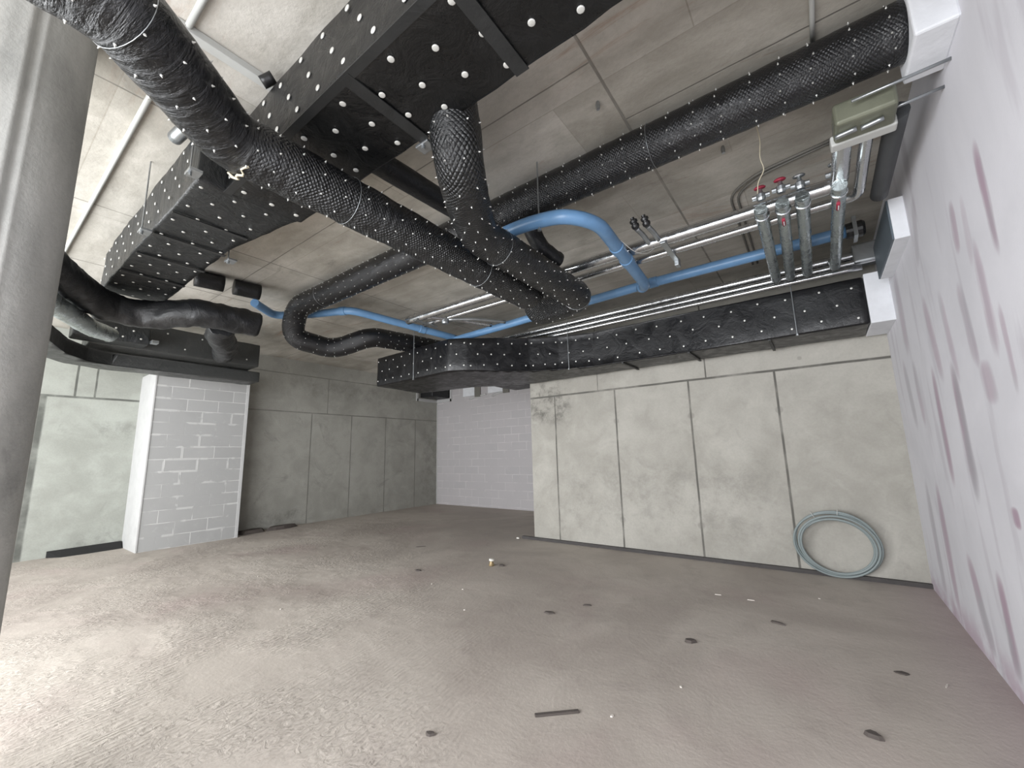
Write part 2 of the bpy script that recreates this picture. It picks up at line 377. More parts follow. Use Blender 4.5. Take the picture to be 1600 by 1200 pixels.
def blocks(name, axis, c1, c2, mortar, off, bw=.5, bh=.221, smear=.5, mw=.006, org=(0, 0)):
    """masonry of big grey blocks; axis = world axis running along the wall"""
    s = NT(name); P = s.pos(); p = s.xyz(P)
    wob = s.m('MULTIPLY', s.m('SUBTRACT', s.noise(P, 4, 3), .5), .012)
    v = s.comb(s.m('ADD', s.m('SUBTRACT', p[axis], org[0]), wob), s.m('ADD', s.m('SUBTRACT', p[2], org[1]), wob))
    b = s.n.new('ShaderNodeTexBrick'); s.l.new(v, b.inputs['Vector'])
    b.offset = off; b.inputs['Scale'].default_value = 1; b.inputs['Brick Width'].default_value = bw; b.inputs['Row Height'].default_value = bh
    b.inputs['Mortar Size'].default_value = mw; b.inputs['Mortar Smooth'].default_value = .2
    b.inputs['Color1'].default_value = lin(c1); b.inputs['Color2'].default_value = lin(c2); b.inputs['Mortar'].default_value = lin(mortar)
    b2 = s.n.new('ShaderNodeTexBrick'); s.l.new(v, b2.inputs['Vector'])
    b2.offset = off; b2.inputs['Scale'].default_value = 1; b2.inputs['Brick Width'].default_value = bw; b2.inputs['Row Height'].default_value = bh
    b2.inputs['Mortar Size'].default_value = mw*4.2; b2.inputs['Mortar Smooth'].default_value = .5
    f = s.m('MULTIPLY', b2.outputs['Fac'], s.ramp(s.noise(P, 2.6, 3, .5, .3), .52, .58))
    avg = lin([(x+y)/2 for x, y in zip(c1, c2)])
    col = s.mix(s.ramp(s.noise(s.vm('ADD', P, (4, 4, 4)), 1.7, 4), .42, .6), avg, b.outputs['Color'])
    col = s.mix(s.m('MULTIPLY', f, smear), col, lin(mortar))
    col = s.mix(s.m('MULTIPLY', s.ramp(s.noise(P, 7, 7, .75, 1), .56, .7), .16), col, lin(mortar))
    h = s.m('ADD', s.m('MULTIPLY', b.outputs['Fac'], -.6), s.m('MULTIPLY', s.noise(P, 30, 4), .3))
    n = s.bump(s.m('ADD', h, s.m('MULTIPLY', f, .6)), .3, .01)
    return s.out(col, .9, 0, n, .2)
M['pillar'] = blocks('pillar_blocks', 1, (160, 160, 159), (168, 168, 167), (200, 200, 198), .5, org=(2.07, 0), smear=.6)
M['wrear'] = blocks('rear_blocks', 0, (186, 182, 183), (180, 177, 178), (208, 204, 204), .5, org=(-9.95, .05), smear=.4, mw=.004)

# ---------------------------------------------------------------- structure
CZ = 3.85
def struct(name, a, b, mat):
    return tag(boxobj(name, a, b, mat), kind='structure')
struct('floor', (-10.9, -2.4, -.2), (1.1, 9.7, 0), M['floor'])
struct('ceiling', (-10.9, -2.4, CZ), (1.1, 9.7, CZ+.25), M['ceil'])
struct('wall_right', (.76, -2.4, 0), (1.1, 6.35, CZ), M['wright'])
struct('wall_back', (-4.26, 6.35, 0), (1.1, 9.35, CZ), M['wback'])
struct('wall_rear', (-10.3, 9.35, 0), (-4.26, 9.7, CZ), M['wrear'])
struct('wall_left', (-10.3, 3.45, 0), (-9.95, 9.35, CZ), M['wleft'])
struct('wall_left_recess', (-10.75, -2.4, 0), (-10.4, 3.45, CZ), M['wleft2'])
bm = bmesh.new(); box(bm, (-9.5, -2.4, 3.25), (1.1, -2.32, CZ)); box(bm, (.3, -2.4, 0), (1.1, -2.32, 3.25)); 
tag(link('wall_front', bm, M['wback']), kind='structure')
# dark sealing kerb at the foot of the back wall
struct('trim_1', (-4.5, 6.30, 0), (.76, 6.35, .045), M['seal'])
struct('trim_2', (-9.95, 9.335, 0), (-9.92, 9.35, 3.15), M['plaster'])

# block pillar
pil = empty('block_pillar', 'pale grey blockwork pillar with a white plastered side at the left wall', 'pillar', (-9.7, 2.8, 0))
def rel(o, parent):
    o.parent = parent; o.matrix_parent_inverse = Matrix.Translation(parent.location).inverted(); return o
rel(boxobj('masonry_core', (-10.4, 2.085, 0), (-9.48, 3.58, 3.09), M['pillar'], None, 0), pil)
rel(boxobj('plaster_side', (-10.4, 2.065, 0), (-9.47, 2.085, 3.10), M['plaster']), pil)
bm = bmesh.new()
y = 3.58
box(bm, (-9.50, 3.55, 0), (-9.472, 3.60, 3.12)); box(bm, (-10.4, 2.07, 3.09), (-9.472, 3.60, 3.13))
rel(link('mortar_edging', bm, M['plaster']), pil)

# round column
bm = bmesh.new()
N_ = 144; r0 = .30
prof = [0]*N_
zs = [i*CZ/40 for i in range(41)]
rings = []
for z in zs:
    ring = []
    for k in range(N_):
        a = 2*math.pi*k/N_
        rr = r0 + .0025*noise.noise(Vector((math.cos(a)*2.2, math.sin(a)*2.2, z*1.2)))
        for sa in (.27, 3.41):                     # spiral-former seams: raised ribs with a groove
            da = abs((a - sa + math.pi) % (2*math.pi) - math.pi)
            if da < .16: rr += .007*math.cos(da/.16*math.pi/2)
            if da < .045: rr -= .016
        ring.append(bm.verts.new((-3.0 + rr*math.cos(a), -.07 + rr*math.sin(a), z)))
    rings.append(ring)
for a, b in zip(rings, rings[1:]):
    for k in range(N_):
        f = bm.faces.new((a[k], a[(k+1) % N_], b[(k+1) % N_], b[k])); f.smooth = True
tag(link('round_column', bm, M['column']), 'round concrete column with a vertical formwork seam at the left edge', 'column')

# ---------------------------------------------------------------- pins
def pin_mesh(r=.016, sharp=False):
    bm = bmesh.new()
    if sharp: lathe(bm, [(r*.9, 0), (r, .002), (r*.55, .006), (r*.35, .012)], seg=8)
    else: lathe(bm, [(r, 0), (r, .003), (r*.8, .005), (r*.25, .006)], seg=12)
    me = bpy.data.meshes.new('insulation_pin'); bm.to_mesh(me); bm.free(); me.materials.append(M['pin'])
    return me
PIN = pin_mesh(.0165); PIN_S = pin_mesh(.012); PIN_R = pin_mesh(.0052, True)
def add_pins(parent, lst, me, maxn=100, name='insulation_pin'):
    """lst of (point, normal); those nearest the camera become parts of their own, the rest one part"""
    def key(t):
        p, n = t; v = CAM - p; return v.length*(1 if n.dot(v) > 0 else 100)
    lst = sorted(lst, key=key)
    for p, n in lst[:maxn]:
        o = bpy.data.objects.new(name, me); COL.objects.link(o)
        o.matrix_world = Matrix.Translation(p) @ Vector((0, 0, 1)).rotation_difference(n).to_matrix().to_4x4()
        o.parent = parent
    rest = lst[maxn:]
    if rest:
        bm = bmesh.new()
        for p, n in rest:
            q = Matrix.Translation(p) @ Vector((0, 0, 1)).rotation_difference(n).to_matrix().to_4x4()
            t = bmesh.new(); t.from_mesh(me); t.transform(q); tm = bpy.data.meshes.new('t'); t.to_mesh(tm); t.free(); bm.from_mesh(tm); bpy.data.meshes.remove(tm)
        o = link('insulation_pins', bm, M['pin'], parent); o['kind'] = 'stuff'

def face_pins(o, u, v, n, U, V, su, sv, stagger=True, mu=.06, mv=.06, jit=.01):
    """pins over a rectangle starting at o along u (length U) and v (length V)"""
    o, u, v, n = map(Vector, (o, u, v, n)); out = []
    nv = max(1, round((V-2*mv)/sv)); nu = max(1, round((U-2*mu)/su))
    for j in range(nv+1):
        for i in range(nu+1):
            a = mu + (U-2*mu)*(i + (.5 if stagger and j % 2 else 0))/nu
            if a > U - mu*.5: continue
            b = mv + (V-2*mv)*j/nv
            p = o + u*(a+random.uniform(-jit, jit)) + v*(b+random.uniform(-jit, jit)) + n*.001
            out.append((p, n))
    return out

def soft_prism(name, pts, z0, z1, mat, amp=.006, cell=.12, parent=None, bevel=.018):
    """closed rectangular duct skin, lightly sagging and creased"""
    bm = bmesh.new(); prism(bm, pts, z0, z1)
    bmesh.ops.bevel(bm, geom=list(bm.edges), offset=bevel, segments=2, affect='EDGES', profile=.5)
    long_ = max(max(p[0] for p in pts)-min(p[0] for p in pts), max(p[1] for p in pts)-min(p[1] for p in pts))
    x0 = min(p[0] for p in pts); x = x0 + cell
    while x < max(p[0] for p in pts):
        bmesh.ops.bisect_plane(bm, geom=bm.verts[:]+bm.edges[:]+bm.faces[:], plane_co=(x, 0, 0), plane_no=(1, 0, 0)); x += cell
    y = min(p[1] for p in pts) + cell
    while y < max(p[1] for p in pts):
        bmesh.ops.bisect_plane(bm, geom=bm.verts[:]+bm.edges[:]+bm.faces[:], plane_co=(0, y, 0), plane_no=(0, 1, 0)); y += cell
    z = z0 + cell
    while z < z1:
        bmesh.ops.bisect_plane(bm, geom=bm.verts[:]+bm.edges[:]+bm.faces[:], plane_co=(0, 0, z), plane_no=(0, 0, 1)); z += cell
    bm.normal_update()
    for v in bm.verts:
        q = v.co*3.1
        d = noise.noise(q) + .6*noise.noise(q*2.7)
        v.co += v.normal*(amp*d)
    for f in bm.faces: f.smooth = True
    o = link(name, bm, mat, parent)
    return o

# ---------------------------------------------------------------- the big rectangular duct
A = soft_prism('rectangular_duct', [(-3.0, .893), (.76, .893), (.76, 1.397), (-3.0, 1.397)], 3.27, 3.70, M['duct_a'], .009)
tag(A, 'wide black lagged rectangular duct at the top, nearest the camera, with large pin heads', 'duct')
L_ = face_pins((-3.0, .893, 3.268), (1, 0, 0), (0, 1, 0), (0, 0, -1), 3.7, .504, .40, .085, True, .1, .085)
L_ = [(p, n) for p, n in L_]
L_ += face_pins((-3.0, .89, 3.27), (1, 0, 0), (0, 0, 1), (0, -1, 0), 3.7, .43, .22, .12, True, .08, .07)
add_pins(A, L_, PIN)
for x in (-1.60, -.92, -2.35):
    boxobj('tape_band', (x-.035, .896, 3.2605), (x+.035, 1.394, 3.2665), M['tape'], A)
boxobj('corner_flashing', (-3.0, .884, 3.262), (.76, .93, 3.2685), M['tape'], A)

# widened continuation of it to the left
Bm = soft_prism('rectangular_duct', [(-5.85, .738), (-3.0, .738), (-3.0, 1.385), (-3.35, 1.31), (-3.9, 1.23), (-5.85, 1.26)], 3.28, 3.70, M['duct_b'], .011, .09)
tag(Bm, 'black lagged duct with creased shiny side, running left from behind the netted bend', 'duct')
L_ = face_pins((-5.85, .738, 3.276), (1, 0, 0), (0, 1, 0), (0, 0, -1), 2.85, .50, .30, .11, True, .08, .05)
L_ += face_pins((-5.85, .73, 3.28), (1, 0, 0), (0, 0, 1), (0, -1, 0), 2.85, .42, .24, .16, True, .08, .09)
add_pins(Bm, L_, PIN_S)
for x in (-3.55, -4.0, -4.5, -5.05):
    boxobj('tape_band', (x-.02, .75, 3.262), (x+.02, 1.24, 3.268), M['tape'], Bm)

# ---------------------------------------------------------------- round ducts
def ring_part(parent, P, F, i, r, mat, name='tie_wire', wr=.0016):
    bm = bmesh.new(); T, N, Bn = F[i]
    c = [P[i] + (N*math.cos(2*math.pi*k/28) + Bn*math.sin(2*math.pi*k/28))*(r+wr*.6) for k in range(29)]
    tube(bm, c, wr, 5, caps=False); return link(name, bm, mat, parent)
def round_duct(label, pts, r, mat, br=.25, pins=True, pstep=.13, pn=9, rough=.006, rings=(), rfun=None, seg=40, step=.03, maxn=100, name='round_duct'):
    bm = bmesh.new(); P = fillet(pts, br, step); F, Ls = tube(bm, P, r, seg, rough, rfun=rfun)
    o = link(name, bm, mat); tag(o, label, 'duct')
    if pins:
        lst = []; L = .05; i = 0; row = 0
        while L < Ls[-1]:
            while i < len(Ls)-1 and Ls[i] < L: i += 1
            for k in range(pn):
                a = 2*math.pi*(k + (.5 if row % 2 else 0))/pn + random.uniform(-.08, .08)
                n = F[i][1]*math.cos(a) + F[i][2]*math.sin(a)
                p = P[i] + F[i][0]*random.uniform(-.012, .012)
                rr = r if rfun is None else rfun(Ls[i])
                q = (p*9 + n*1.3)
                rr += rough*(noise.noise(q) + noise.noise(p*23 + n*3)*.6)
                lst.append((p + n*(rr-.001), n))
            L += pstep; row += 1
        add_pins(o, lst, PIN_R, maxn)
    for fr in rings:
        i = min(len(P)-2, max(1, int(fr*len(P))))
        ring_part(o, P, F, i, (r if rfun is None else rfun(Ls[i]))+rough*.5, M['galv'])
    return o, P, F
Z1 = 3.05
D1, P_, F_ = round_duct('netted black round duct crossing under the wide rectangular duct, bent at the upper left',
    [(-1.74, -1.5, 3.06), (-1.765, .16, 3.06), (-2.15, .64, Z1), (-2.17, 3.28, Z1), (-2.17, 3.36, 3.30)], .142, M['netb'], br=.09, pstep=.125, pn=9, rings=(.33, .56, .8))
# loose end of netting and putty at the bend
bm = bmesh.new()
c = Vector((-2.14, .69, Z1)); pp = []
for k in range(24):
    a = math.radians(150+k*6.5); pp.append(Vector((-2.17 + .150*math.cos(a), .70+.03*math.sin(k*1.7)*.4, Z1 + .150*math.sin(a))))
tube(bm, pp, .006, 6, .004); link('foam_bead', bm, M['wire'], D1)

D2, P_, F_ = round_duct('netted black round duct dropping from the wide rectangular duct beside the longer one',
    [(-1.40, 1.40, 3.46), (-1.44, 1.50, 3.13), (-1.58, 1.70, 3.10), (-1.86, 2.14, 3.10), (-1.85, 3.78, 3.10), (-2.42, 3.80, 3.06), (-2.55, 3.98, 3.40)], .142, M['net'], br=.15, pstep=.125, pn=9, rings=(.36, .72))
P1, P_, F_ = round_duct('long glossy black round duct leaving the right wall high up and running left',
    [(.60, 2.75, 3.655), (-5.86, 2.75, 3.655), (-6.02, 2.78, 3.25), (-5.95, 3.4, 3.17), (-5.45, 3.72, 3.36), (-5.42, 5.15, 3.43)], .150, M['netfine'], br=.2, pstep=.16, pn=12, rings=(.14, .30, .60), rough=.004)
sl = boxobj('wall_sleeve', (.60, 2.57, 3.47), (.765, 2.93, 3.845), M['white'], None, .012); tag(sl, 'white fire board sleeve around the round duct high on the right wall', 'sleeve')

# black branch bar between the wide duct and the long round duct
bb = tubeobj('branch_duct', [(-2.25, 1.40, 3.52), (-2.25, 2.60, 3.56)], .085, M['rub'], None, .05, 20, .08, .003)
tag(bb, 'short thin black duct linking the wide rectangular duct to the long round duct', 'duct')
vb = empty('insulated_valve', 'black lagged valve lump behind the round duct near the blue pipe bend', 'valve', (-1.9, 3.1, 3.4))
bm = bmesh.new(); tube(bm, fillet([(-1.95, 2.95, 3.62), (-1.92, 3.1, 3.42), (-1.86, 3.35, 3.36)], .1, .03), .075, 18, .012); rel(link('valve_body', bm, M['rub']), vb)
bm = bmesh.new(); lathe(bm, [(.05, 0), (.06, .03), (.045, .07), (.02, .09)], (-1.98, 2.98, 3.62), (0, 0, 1), 12); rel(link('valve_stem', bm, M['dark']), vb)

# ---------------------------------------------------------------- back rectangular duct
pts = [(-6.35, 4.48), (-4.45, 4.40), (-4.2, 4.55), (-3.5, 5.22), (-3.1, 5.45), (-2.6, 5.6), (.56, 5.6), (.56, 6.24), (-4.3, 6.25), (-5.2, 5.75), (-6.5, 5.62)]
BD = soft_prism('rectangular_duct', pts, 2.76, 3.28, M['duct'], .006, .14, None, .02)
tag(BD, 'long black lagged rectangular duct with dotted pins running along the top of the back wall', 'duct')
lst = face_pins((-2.6, 5.595, 2.76), (1, 0, 0), (0, 0, 1), (0, -1, 0), 3.16, .52, .30, .17, True, .1, .09, .02)
for (x0, y0), (x1, y1) in zip(pts[:5], pts[1:6]):
    d = Vector((x1-x0, y1-y0, 0)); n = Vector((d.y, -d.x, 0)).normalized(); L = d.length
    if L < .2: continue
    lst += face_pins(Vector((x0, y0, 2.76))+n*.003, d.normalized(), (0, 0, 1), n, L, .52, .22, .17, True, .05, .09, .015)
add_pins(BD, lst, PIN_S)
for x in (-.35, -1.25, -2.15):
    boxobj('joint_flange', (x-.015, 5.59, 2.735), (x+.015, 6.24, 2.752), M['tape'], BD)
bh = soft_prism('duct_connector', [(-5.0, 5.9), (-4.27, 5.9), (-4.27, 6.9), (-5.0, 6.9)], 2.80, 3.1, M['rub'], .006, .14)
tag(bh, 'low black duct stub hanging behind the left half of the long back duct', 'duct')
# sleeves in the right wall
s1 = boxobj('wall_sleeve', (.565, 5.585, 2.755), (.765, 6.26, 3.30), M['white'], None, .008); tag(s1, 'white fire board sleeve around the end of the dotted back duct', 'sleeve')
s2 = empty('wall_box', 'white box on the right wall with slate coloured face above the lower duct sleeve', 'box', (.7, 4.8, 3.3))
rel(boxobj('box_body', (.668, 4.34, 3.13), (.762, 5.35, 3.48), M['white'], None, .005), s2)
rel(boxobj('slate_face', (.655, 4.35, 3.135), (.668, 5.35, 3.475), M['slate']), s2)

# ---------------------------------------------------------------- foil pipes
def pipe(label, pts, r, mat, br=.08, group=None, name='foil_pipe', seg=18, step=.12, cat='pipe'):
    o = tubeobj(name, pts, r, mat, None, br, seg, step, .0015 if 'foil' in name else 0); return tag(o, label, cat, group)
S1 = pipe('thicker upper silver foil pipe running below the ceiling, turning to the wall bracket', [(-4.5, 3.66, 3.39), (.33, 3.66, 3.39), (.33, 2.93, 3.40)], .052, M['foil'])
S2 = pipe('thinner upper silver foil pipe just behind the thicker one', [(-4.45, 3.92, 3.39), (.45, 3.92, 3.39), (.45, 2.93, 3.40)], .036, M['foil'])
S3 = pipe('dark grey lagged pipe running along the right wall beside the foil pipes', [(.59, 3.08, 3.43), (.59, 4.1, 3.43)], .055, M['lagg'], name='lagged_pipe')
W1 = pipe('topmost of the three silver pipes lying above the dotted back duct', [(-5.0, 5.60, 3.50), (.76, 5.60, 3.53)], .046, M['foil'])
W2 = pipe('middle one of the three silver pipes lying above the dotted back duct', [(-4.2, 5.53, 3.40), (.76, 5.53, 3.425)], .034, M['foil'])
W3 = pipe('lowest and thinnest of the three silver pipes above the dotted back duct', [(-3.3, 5.49, 3.325), (.56, 5.49, 3.345)], .027, M['foil'])
ps = boxobj('pipe_sleeve', (.50, 5.47, 3.40), (.765, 5.66, 3.61), M['galv'], None, .02); tag(ps, 'pale grey collar where two silver pipes enter the right wall', 'sleeve')
def ypipe(x, xe, label, red):
    o = pipe(label, [(x, 3.50, 3.305), (x*.98+xe*.02, 3.60, 3.305), (xe, 5.28, 3.335), (xe, 5.44, 3.46)], .045, M['foil2'], br=.07)
    if red:
        bm = bmesh.new(); tube(bm, fillet([(x-.008, 3.78, 3.2575), (x-.008, 3.67, 3.2555)], .0, .03), .012, 8); link('red_label', bm, M['red'], o)
        boxobj('label_slot', (x-.011, 3.69, 3.2425), (x-.004, 3.76, 3.2435), M['white'], o)
    bm = bmesh.new(); c = [Vector((x + .047*math.cos(a), 3.60, 3.305+.047*math.sin(a))) for a in [k*math.pi/12 for k in range(25)]]
    lathe(bm, [(.03, 0), (.03, .06)], (x, 3.64, 3.32), (0, 0, 1), 14)
    tube(bm, c, .007, 6, caps=False); link('end_collar', bm, M['foil'], o)
    return o
ypipe(-.165, -.19, 'leftmost of the four foil pipes crossing towards the back duct', False)
ypipe(-.025, -.06, 'second from left of the four crossing foil pipes, red label near its end', True)
ypipe(.10, .095, 'third from left of the four foil pipes crossing towards the back duct', False)
ypipe(.315, .33, 'rightmost of the four crossing foil pipes, with a dark red label', True)

def valve(loc, label, wheel):
    t = empty('shutoff_valve', label, 'valve', loc)
    bm = bmesh.new(); lathe(bm, [(.028, 0), (.034, .02), (.034, .05), (.02, .06), (.012, .09)], (0, 0, 0), (0, -.2, 1), 14)
    lathe(bm, [(.02, 0), (.02, .12)], (-.06, 0, .035), (1, 0, 0), 12); link('valve_body', bm, M['galv'], t)
    bm = bmesh.new(); lathe(bm, [(.010, 0), (.038, .004), (.042, .014), (.030, .024), (.008, .026)], (0, -.02, .085), (0, -.3, 1), 14); link('hand_wheel', bm, wheel, t)
    return t
valve((-.155, 3.60, 3.43), 'chrome valve with a red wheel above the leftmost crossing foil pipe', M['red'])
valve((-.02, 3.60, 3.44), 'chrome valve with a red wheel above the second crossing foil pipe', M['red'])
valve((.10, 3.62, 3.43), 'chrome valve with a grey wheel above the third crossing foil pipe', M['galv'])
valve((.315, 3.62, 3.43), 'chrome valve with a grey wheel above the rightmost crossing foil pipe', M['galv'])
pp = fillet([(-.17, 3.50, 3.44), (-.155, 3.44, 3.50), (-.10, 3.40, 3.56), (-.12, 3.36, 3.64), (-.10, 3.30, 3.74), (-.11, 3.2, 3.845)], .03, .015)
bm = bmesh.new(); tube(bm, pp, .004, 6); tag(link('string', bm, M['wire']), 'thin beige string dangling from the ceiling at the red-wheeled valves', 'string')

# automatic air vents on the upper pipes
av = empty('air_vent_set', 'pair of small dark air vents clamped on the upper foil pipes', 'air vent', (-1.0, 3.6, 3.4))
for k, (x, y) in enumerate(((-1.08, 3.36), (-.99, 3.38))):
    bm = bmesh.new(); lathe(bm, [(.026, 0), (.034, .015), (.034, .035), (.026, .04), (.026, .05), (.034, .055), (.034, .075), (.018, .085), (.018, .10)], (x, y, 3.42), (-.2, -.5, 1), 14); rel(link('vent_bottle', bm, M['dark']), av)
    bm = bmesh.new(); tube(bm, fillet([(x, y, 3.42), (x+.02, y+.12, 3.40), (x+.02, y+.3, 3.38)], .04, .02), .022, 12); rel(link('vent_pipe', bm, M['galv']), av)
rel(boxobj('clamp_strap', (-.955, 3.58, 3.325), (-.905, 4.02, 3.345), M['galv'], None, .003), av)
rel(boxobj('clamp_tongue', (-.95, 4.02, 3.28), (-.91, 4.10, 3.36), M['galv'], None, .003), av)
bm = bmesh.new(); tube(bm, fillet([(-1.19, 3.25, 3.30), (-1.12, 3.40, 3.22), (-1.06, 3.55, 3.25), (-1.03, 3.66, 3.335)], .08, .02), .003, 6); tag(link('cable', bm, M['cable']), 'thin white cable hanging from the blue pipe beside the air vents', 'cable')

# fitting cluster at the left end of the upper pipes
fc = empty('pipe_fitting', 'silver pipe fittings at the left end of the upper foil pipes', 'fitting', (-3.9, 4.1, 3.4))
bm = bmesh.new(); tube(bm, fillet([(-4.1, 3.66, 3.36), (-3.9, 4.1, 3.38), (-3.75, 4.6, 3.40)], .1, .05), .03, 12); rel(link('branch_pipe', bm, M['foil']), fc)
bm = bmesh.new(); tube(bm, fillet([(-3.95, 3.92, 3.36), (-3.7, 4.2, 3.38), (-3.5, 4.62, 3.40)], .1, .05), .026, 12); rel(link('branch_pipe', bm, M['galv']), fc)
bm = bmesh.new(); lathe(bm, [(.045, 0), (.05, .02), (.05, .07), (.03, .08)], (-4.0, 3.9, 3.3), (0, 0, 1), 14); rel(link('union_nut', bm, M['galv']), fc)
rel(boxobj('clamp_strap', (-4.3, 3.58, 3.325), (-4.25, 4.0, 3.345), M['galv'], None, .003), fc)

# wall bracket at the right (olive clamp)
br = empty('pipe_bracket', 'olive grey pipe clamp block with a white band where the foil pipes turn', 'bracket', (.42, 2.95, 3.4))
bm = bmesh.new(); box(bm, (.28, 2.84, 3.33), (.56, 3.04, 3.47)); bev(bm, .02, 3); rel(link('clamp_block', bm, M['olive']), br)
rel(boxobj('white_band', (.265, 3.04, 3.33), (.575, 3.12, 3.40), M['cable'], None, .01), br)
for k, x in enumerate((.33, .45)):
    bm = bmesh.new(); tube(bm, fillet([(x-.05, 2.94, 3.318), (x+.05, 2.92, 3.318)], 0, .02), .014, 8, .003); rel(link('clamp_bolt', bm, M['galv']), br)
for k, (y, z) in enumerate(((2.78, 3.40), (2.95, 3.37))):
    bm = bmesh.new(); tube(bm, [Vector((.36+.13*k, y, z)), Vector((.765, y+.02, z+.03))], .009, 8); rel(link('threaded_rod', bm, M['galv']), br)

# ---------------------------------------------------------------- blue pipes
def blue(label, pts, r=.056, br=.14, cols=()):
    bm = bmesh.new(); P = fillet(pts, br, .06); F, Ls = tube(bm, P, r, 22)
    o = tag(link('blue_pipe', bm, M['blue']), label, 'pipe')
    for fr in cols:
        i = int(fr*(len(P)-1)); i = max(1, min(len(P)-2, i)); q = P[i]
        b2 = bmesh.new(); T = F[i][0]; lathe(b2, [(r+.002, -.05), (r+.008, -.045), (r+.008, .045), (r+.002, .05)], q, T, 22); link('coupling', b2, M['blue'], o)
    return o
b1 = blue('long straight blue drain pipe parallel to the back duct', [(.42, 4.83, 3.50), (-1.4, 4.83, 3.50), (-4.72, 4.83, 3.40)], cols=(.35, .62))
bm = bmesh.new(); lathe(bm, [(.07, 0), (.075, .02), (.075, .12), (.06, .14)], (.42, 4.83, 3.50), (1, 0, 0), 18); link('end_plug', bm, M['dark'], b1)
boxobj('pipe_clip', (.47, 4.74, 3.41), (.50, 4.92, 3.60), M['galv'], b1)
b2_ = blue('blue drain branch bending round beside the netted duct end', [(-1.56, 4.83, 3.47), (-1.36, 4.40, 3.31), (-1.20, 2.82, 3.265), (-1.36, 2.58, 3.28), (-1.70, 2.60, 3.35), (-2.12, 2.64, 3.38)], cols=(.08, .42, .52))
b3_ = blue('blue drain pipe on the left running forward from the junction behind the black duct loop', [(-4.74, 4.86, 3.44), (-4.98, 4.1, 3.52), (-5.28, 3.25, 3.62), (-5.98, 2.99, 3.64), (-6.34, 2.66, 3.62), (-6.0, 2.25, 3.62)], cols=(.2, .56,))

# ---------------------------------------------------------------- left cluster
D3, P_, F_ = round_duct('black rubber lagged round duct snaking under the left end of the creased duct',
    [(-4.75, .22, 3.12), (-5.35, .50, 3.12), (-5.75, .75, 3.10), (-5.75, 1.15, 3.08), (-5.35, 1.42, 3.12), (-5.35, 2.05, 3.12)], .15, M['rub'], br=.2, pins=False, rough=.018, seg=28)
hb = tubeobj('flexible_duct', [(-5.55, 1.75, 3.10), (-5.9, 1.85, 3.05), (-6.7, 2.2, 3.10), (-7.6, 2.45, 3.2)], .145, M['rub'], None, .2, 24, .04, .022)
tag(hb, 'wrinkled black flexible elbow between the snaking duct and the stacked left ducts', 'duct')
for x, yy, l in ((-6.0, 1.72, 'dark duct stub by the ceiling nearest the far end of the creased duct'), (-5.95, 2.13, 'right one of two dark duct stubs by the ceiling next to the blue pipe end')):
    o = tubeobj('duct_stub', [(x, yy-.16, 3.745), (x+.05, yy+.14, 3.745)], .10, M['rub'], None, .05, 22, .05, .004); tag(o, l, 'duct')
fx = tubeobj('foil_hose', [(-4.3, .08, 2.84), (-5.1, .36, 2.86), (-5.9, .72, 2.88), (-6.5, .95, 2.98)], .085, M['foil2'], None, .1, 20, .03, .006)
tag(fx, 'crinkled silver foil hose below the black duct beside the column', 'hose')
LA = soft_prism('rectangular_duct', [(-8.3, .95), (-7.75, .95), (-7.85, 3.1), (-8.35, 3.1)], 3.12, 3.52, M['lag'], .008, .15)
tag(LA, 'upper one of two stacked black ducts above the block pillar', 'duct')
add_pins(LA, face_pins((-7.75, 1.0, 3.15), (-.045, 1, 0), (0, 0, 1), (1, .045, 0), 2.0, .35, .42, .2, True, .1, .08), PIN_S)
pts2 = [(-8.15, 1.25), (-8.0, .98), (-7.6, .72), (-6.9, .52), (-6.2, .42), (-6.2, .12), (-7.0, .2), (-7.9, .42), (-8.4, .8), (-8.6, 1.2), (-8.6, 3.25), (-8.15, 3.25)]
LB = soft_prism('rectangular_duct', pts2[::-1], 2.90, 3.09, M['lag'], .008, .15)
tag(LB, 'lower one of two stacked black ducts, curving behind the column, above the block pillar', 'duct')
LC = soft_prism('rectangular_duct', [(-7.74, .75), (-7.4, .75), (-7.4, 1.5), (-7.74, 1.5)], 3.12, 3.36, M['duct_b'], .006, .12)
tag(LC, 'short black dotted duct piece hanging in front of the stacked left ducts', 'duct')
add_pins(LC, face_pins((-7.395, .78, 3.14), (0, 1, 0), (0, 0, 1), (1, 0, 0), .7, .2, .2, .12, True, .08, .05), PIN_S)
cl = boxobj('pipe_clamp', (-7.42, 1.5, 3.14), (-7.30, 1.58, 3.18), M['galv'], None, .004); tag(cl, 'small pale metal clamp at the end of the short dotted duct piece', 'clamp')
SP = boxobj('upright_duct', (-7.6, .95, 3.1), (-7.2, 1.0, 3.5), M['rub'], LC) if False else None

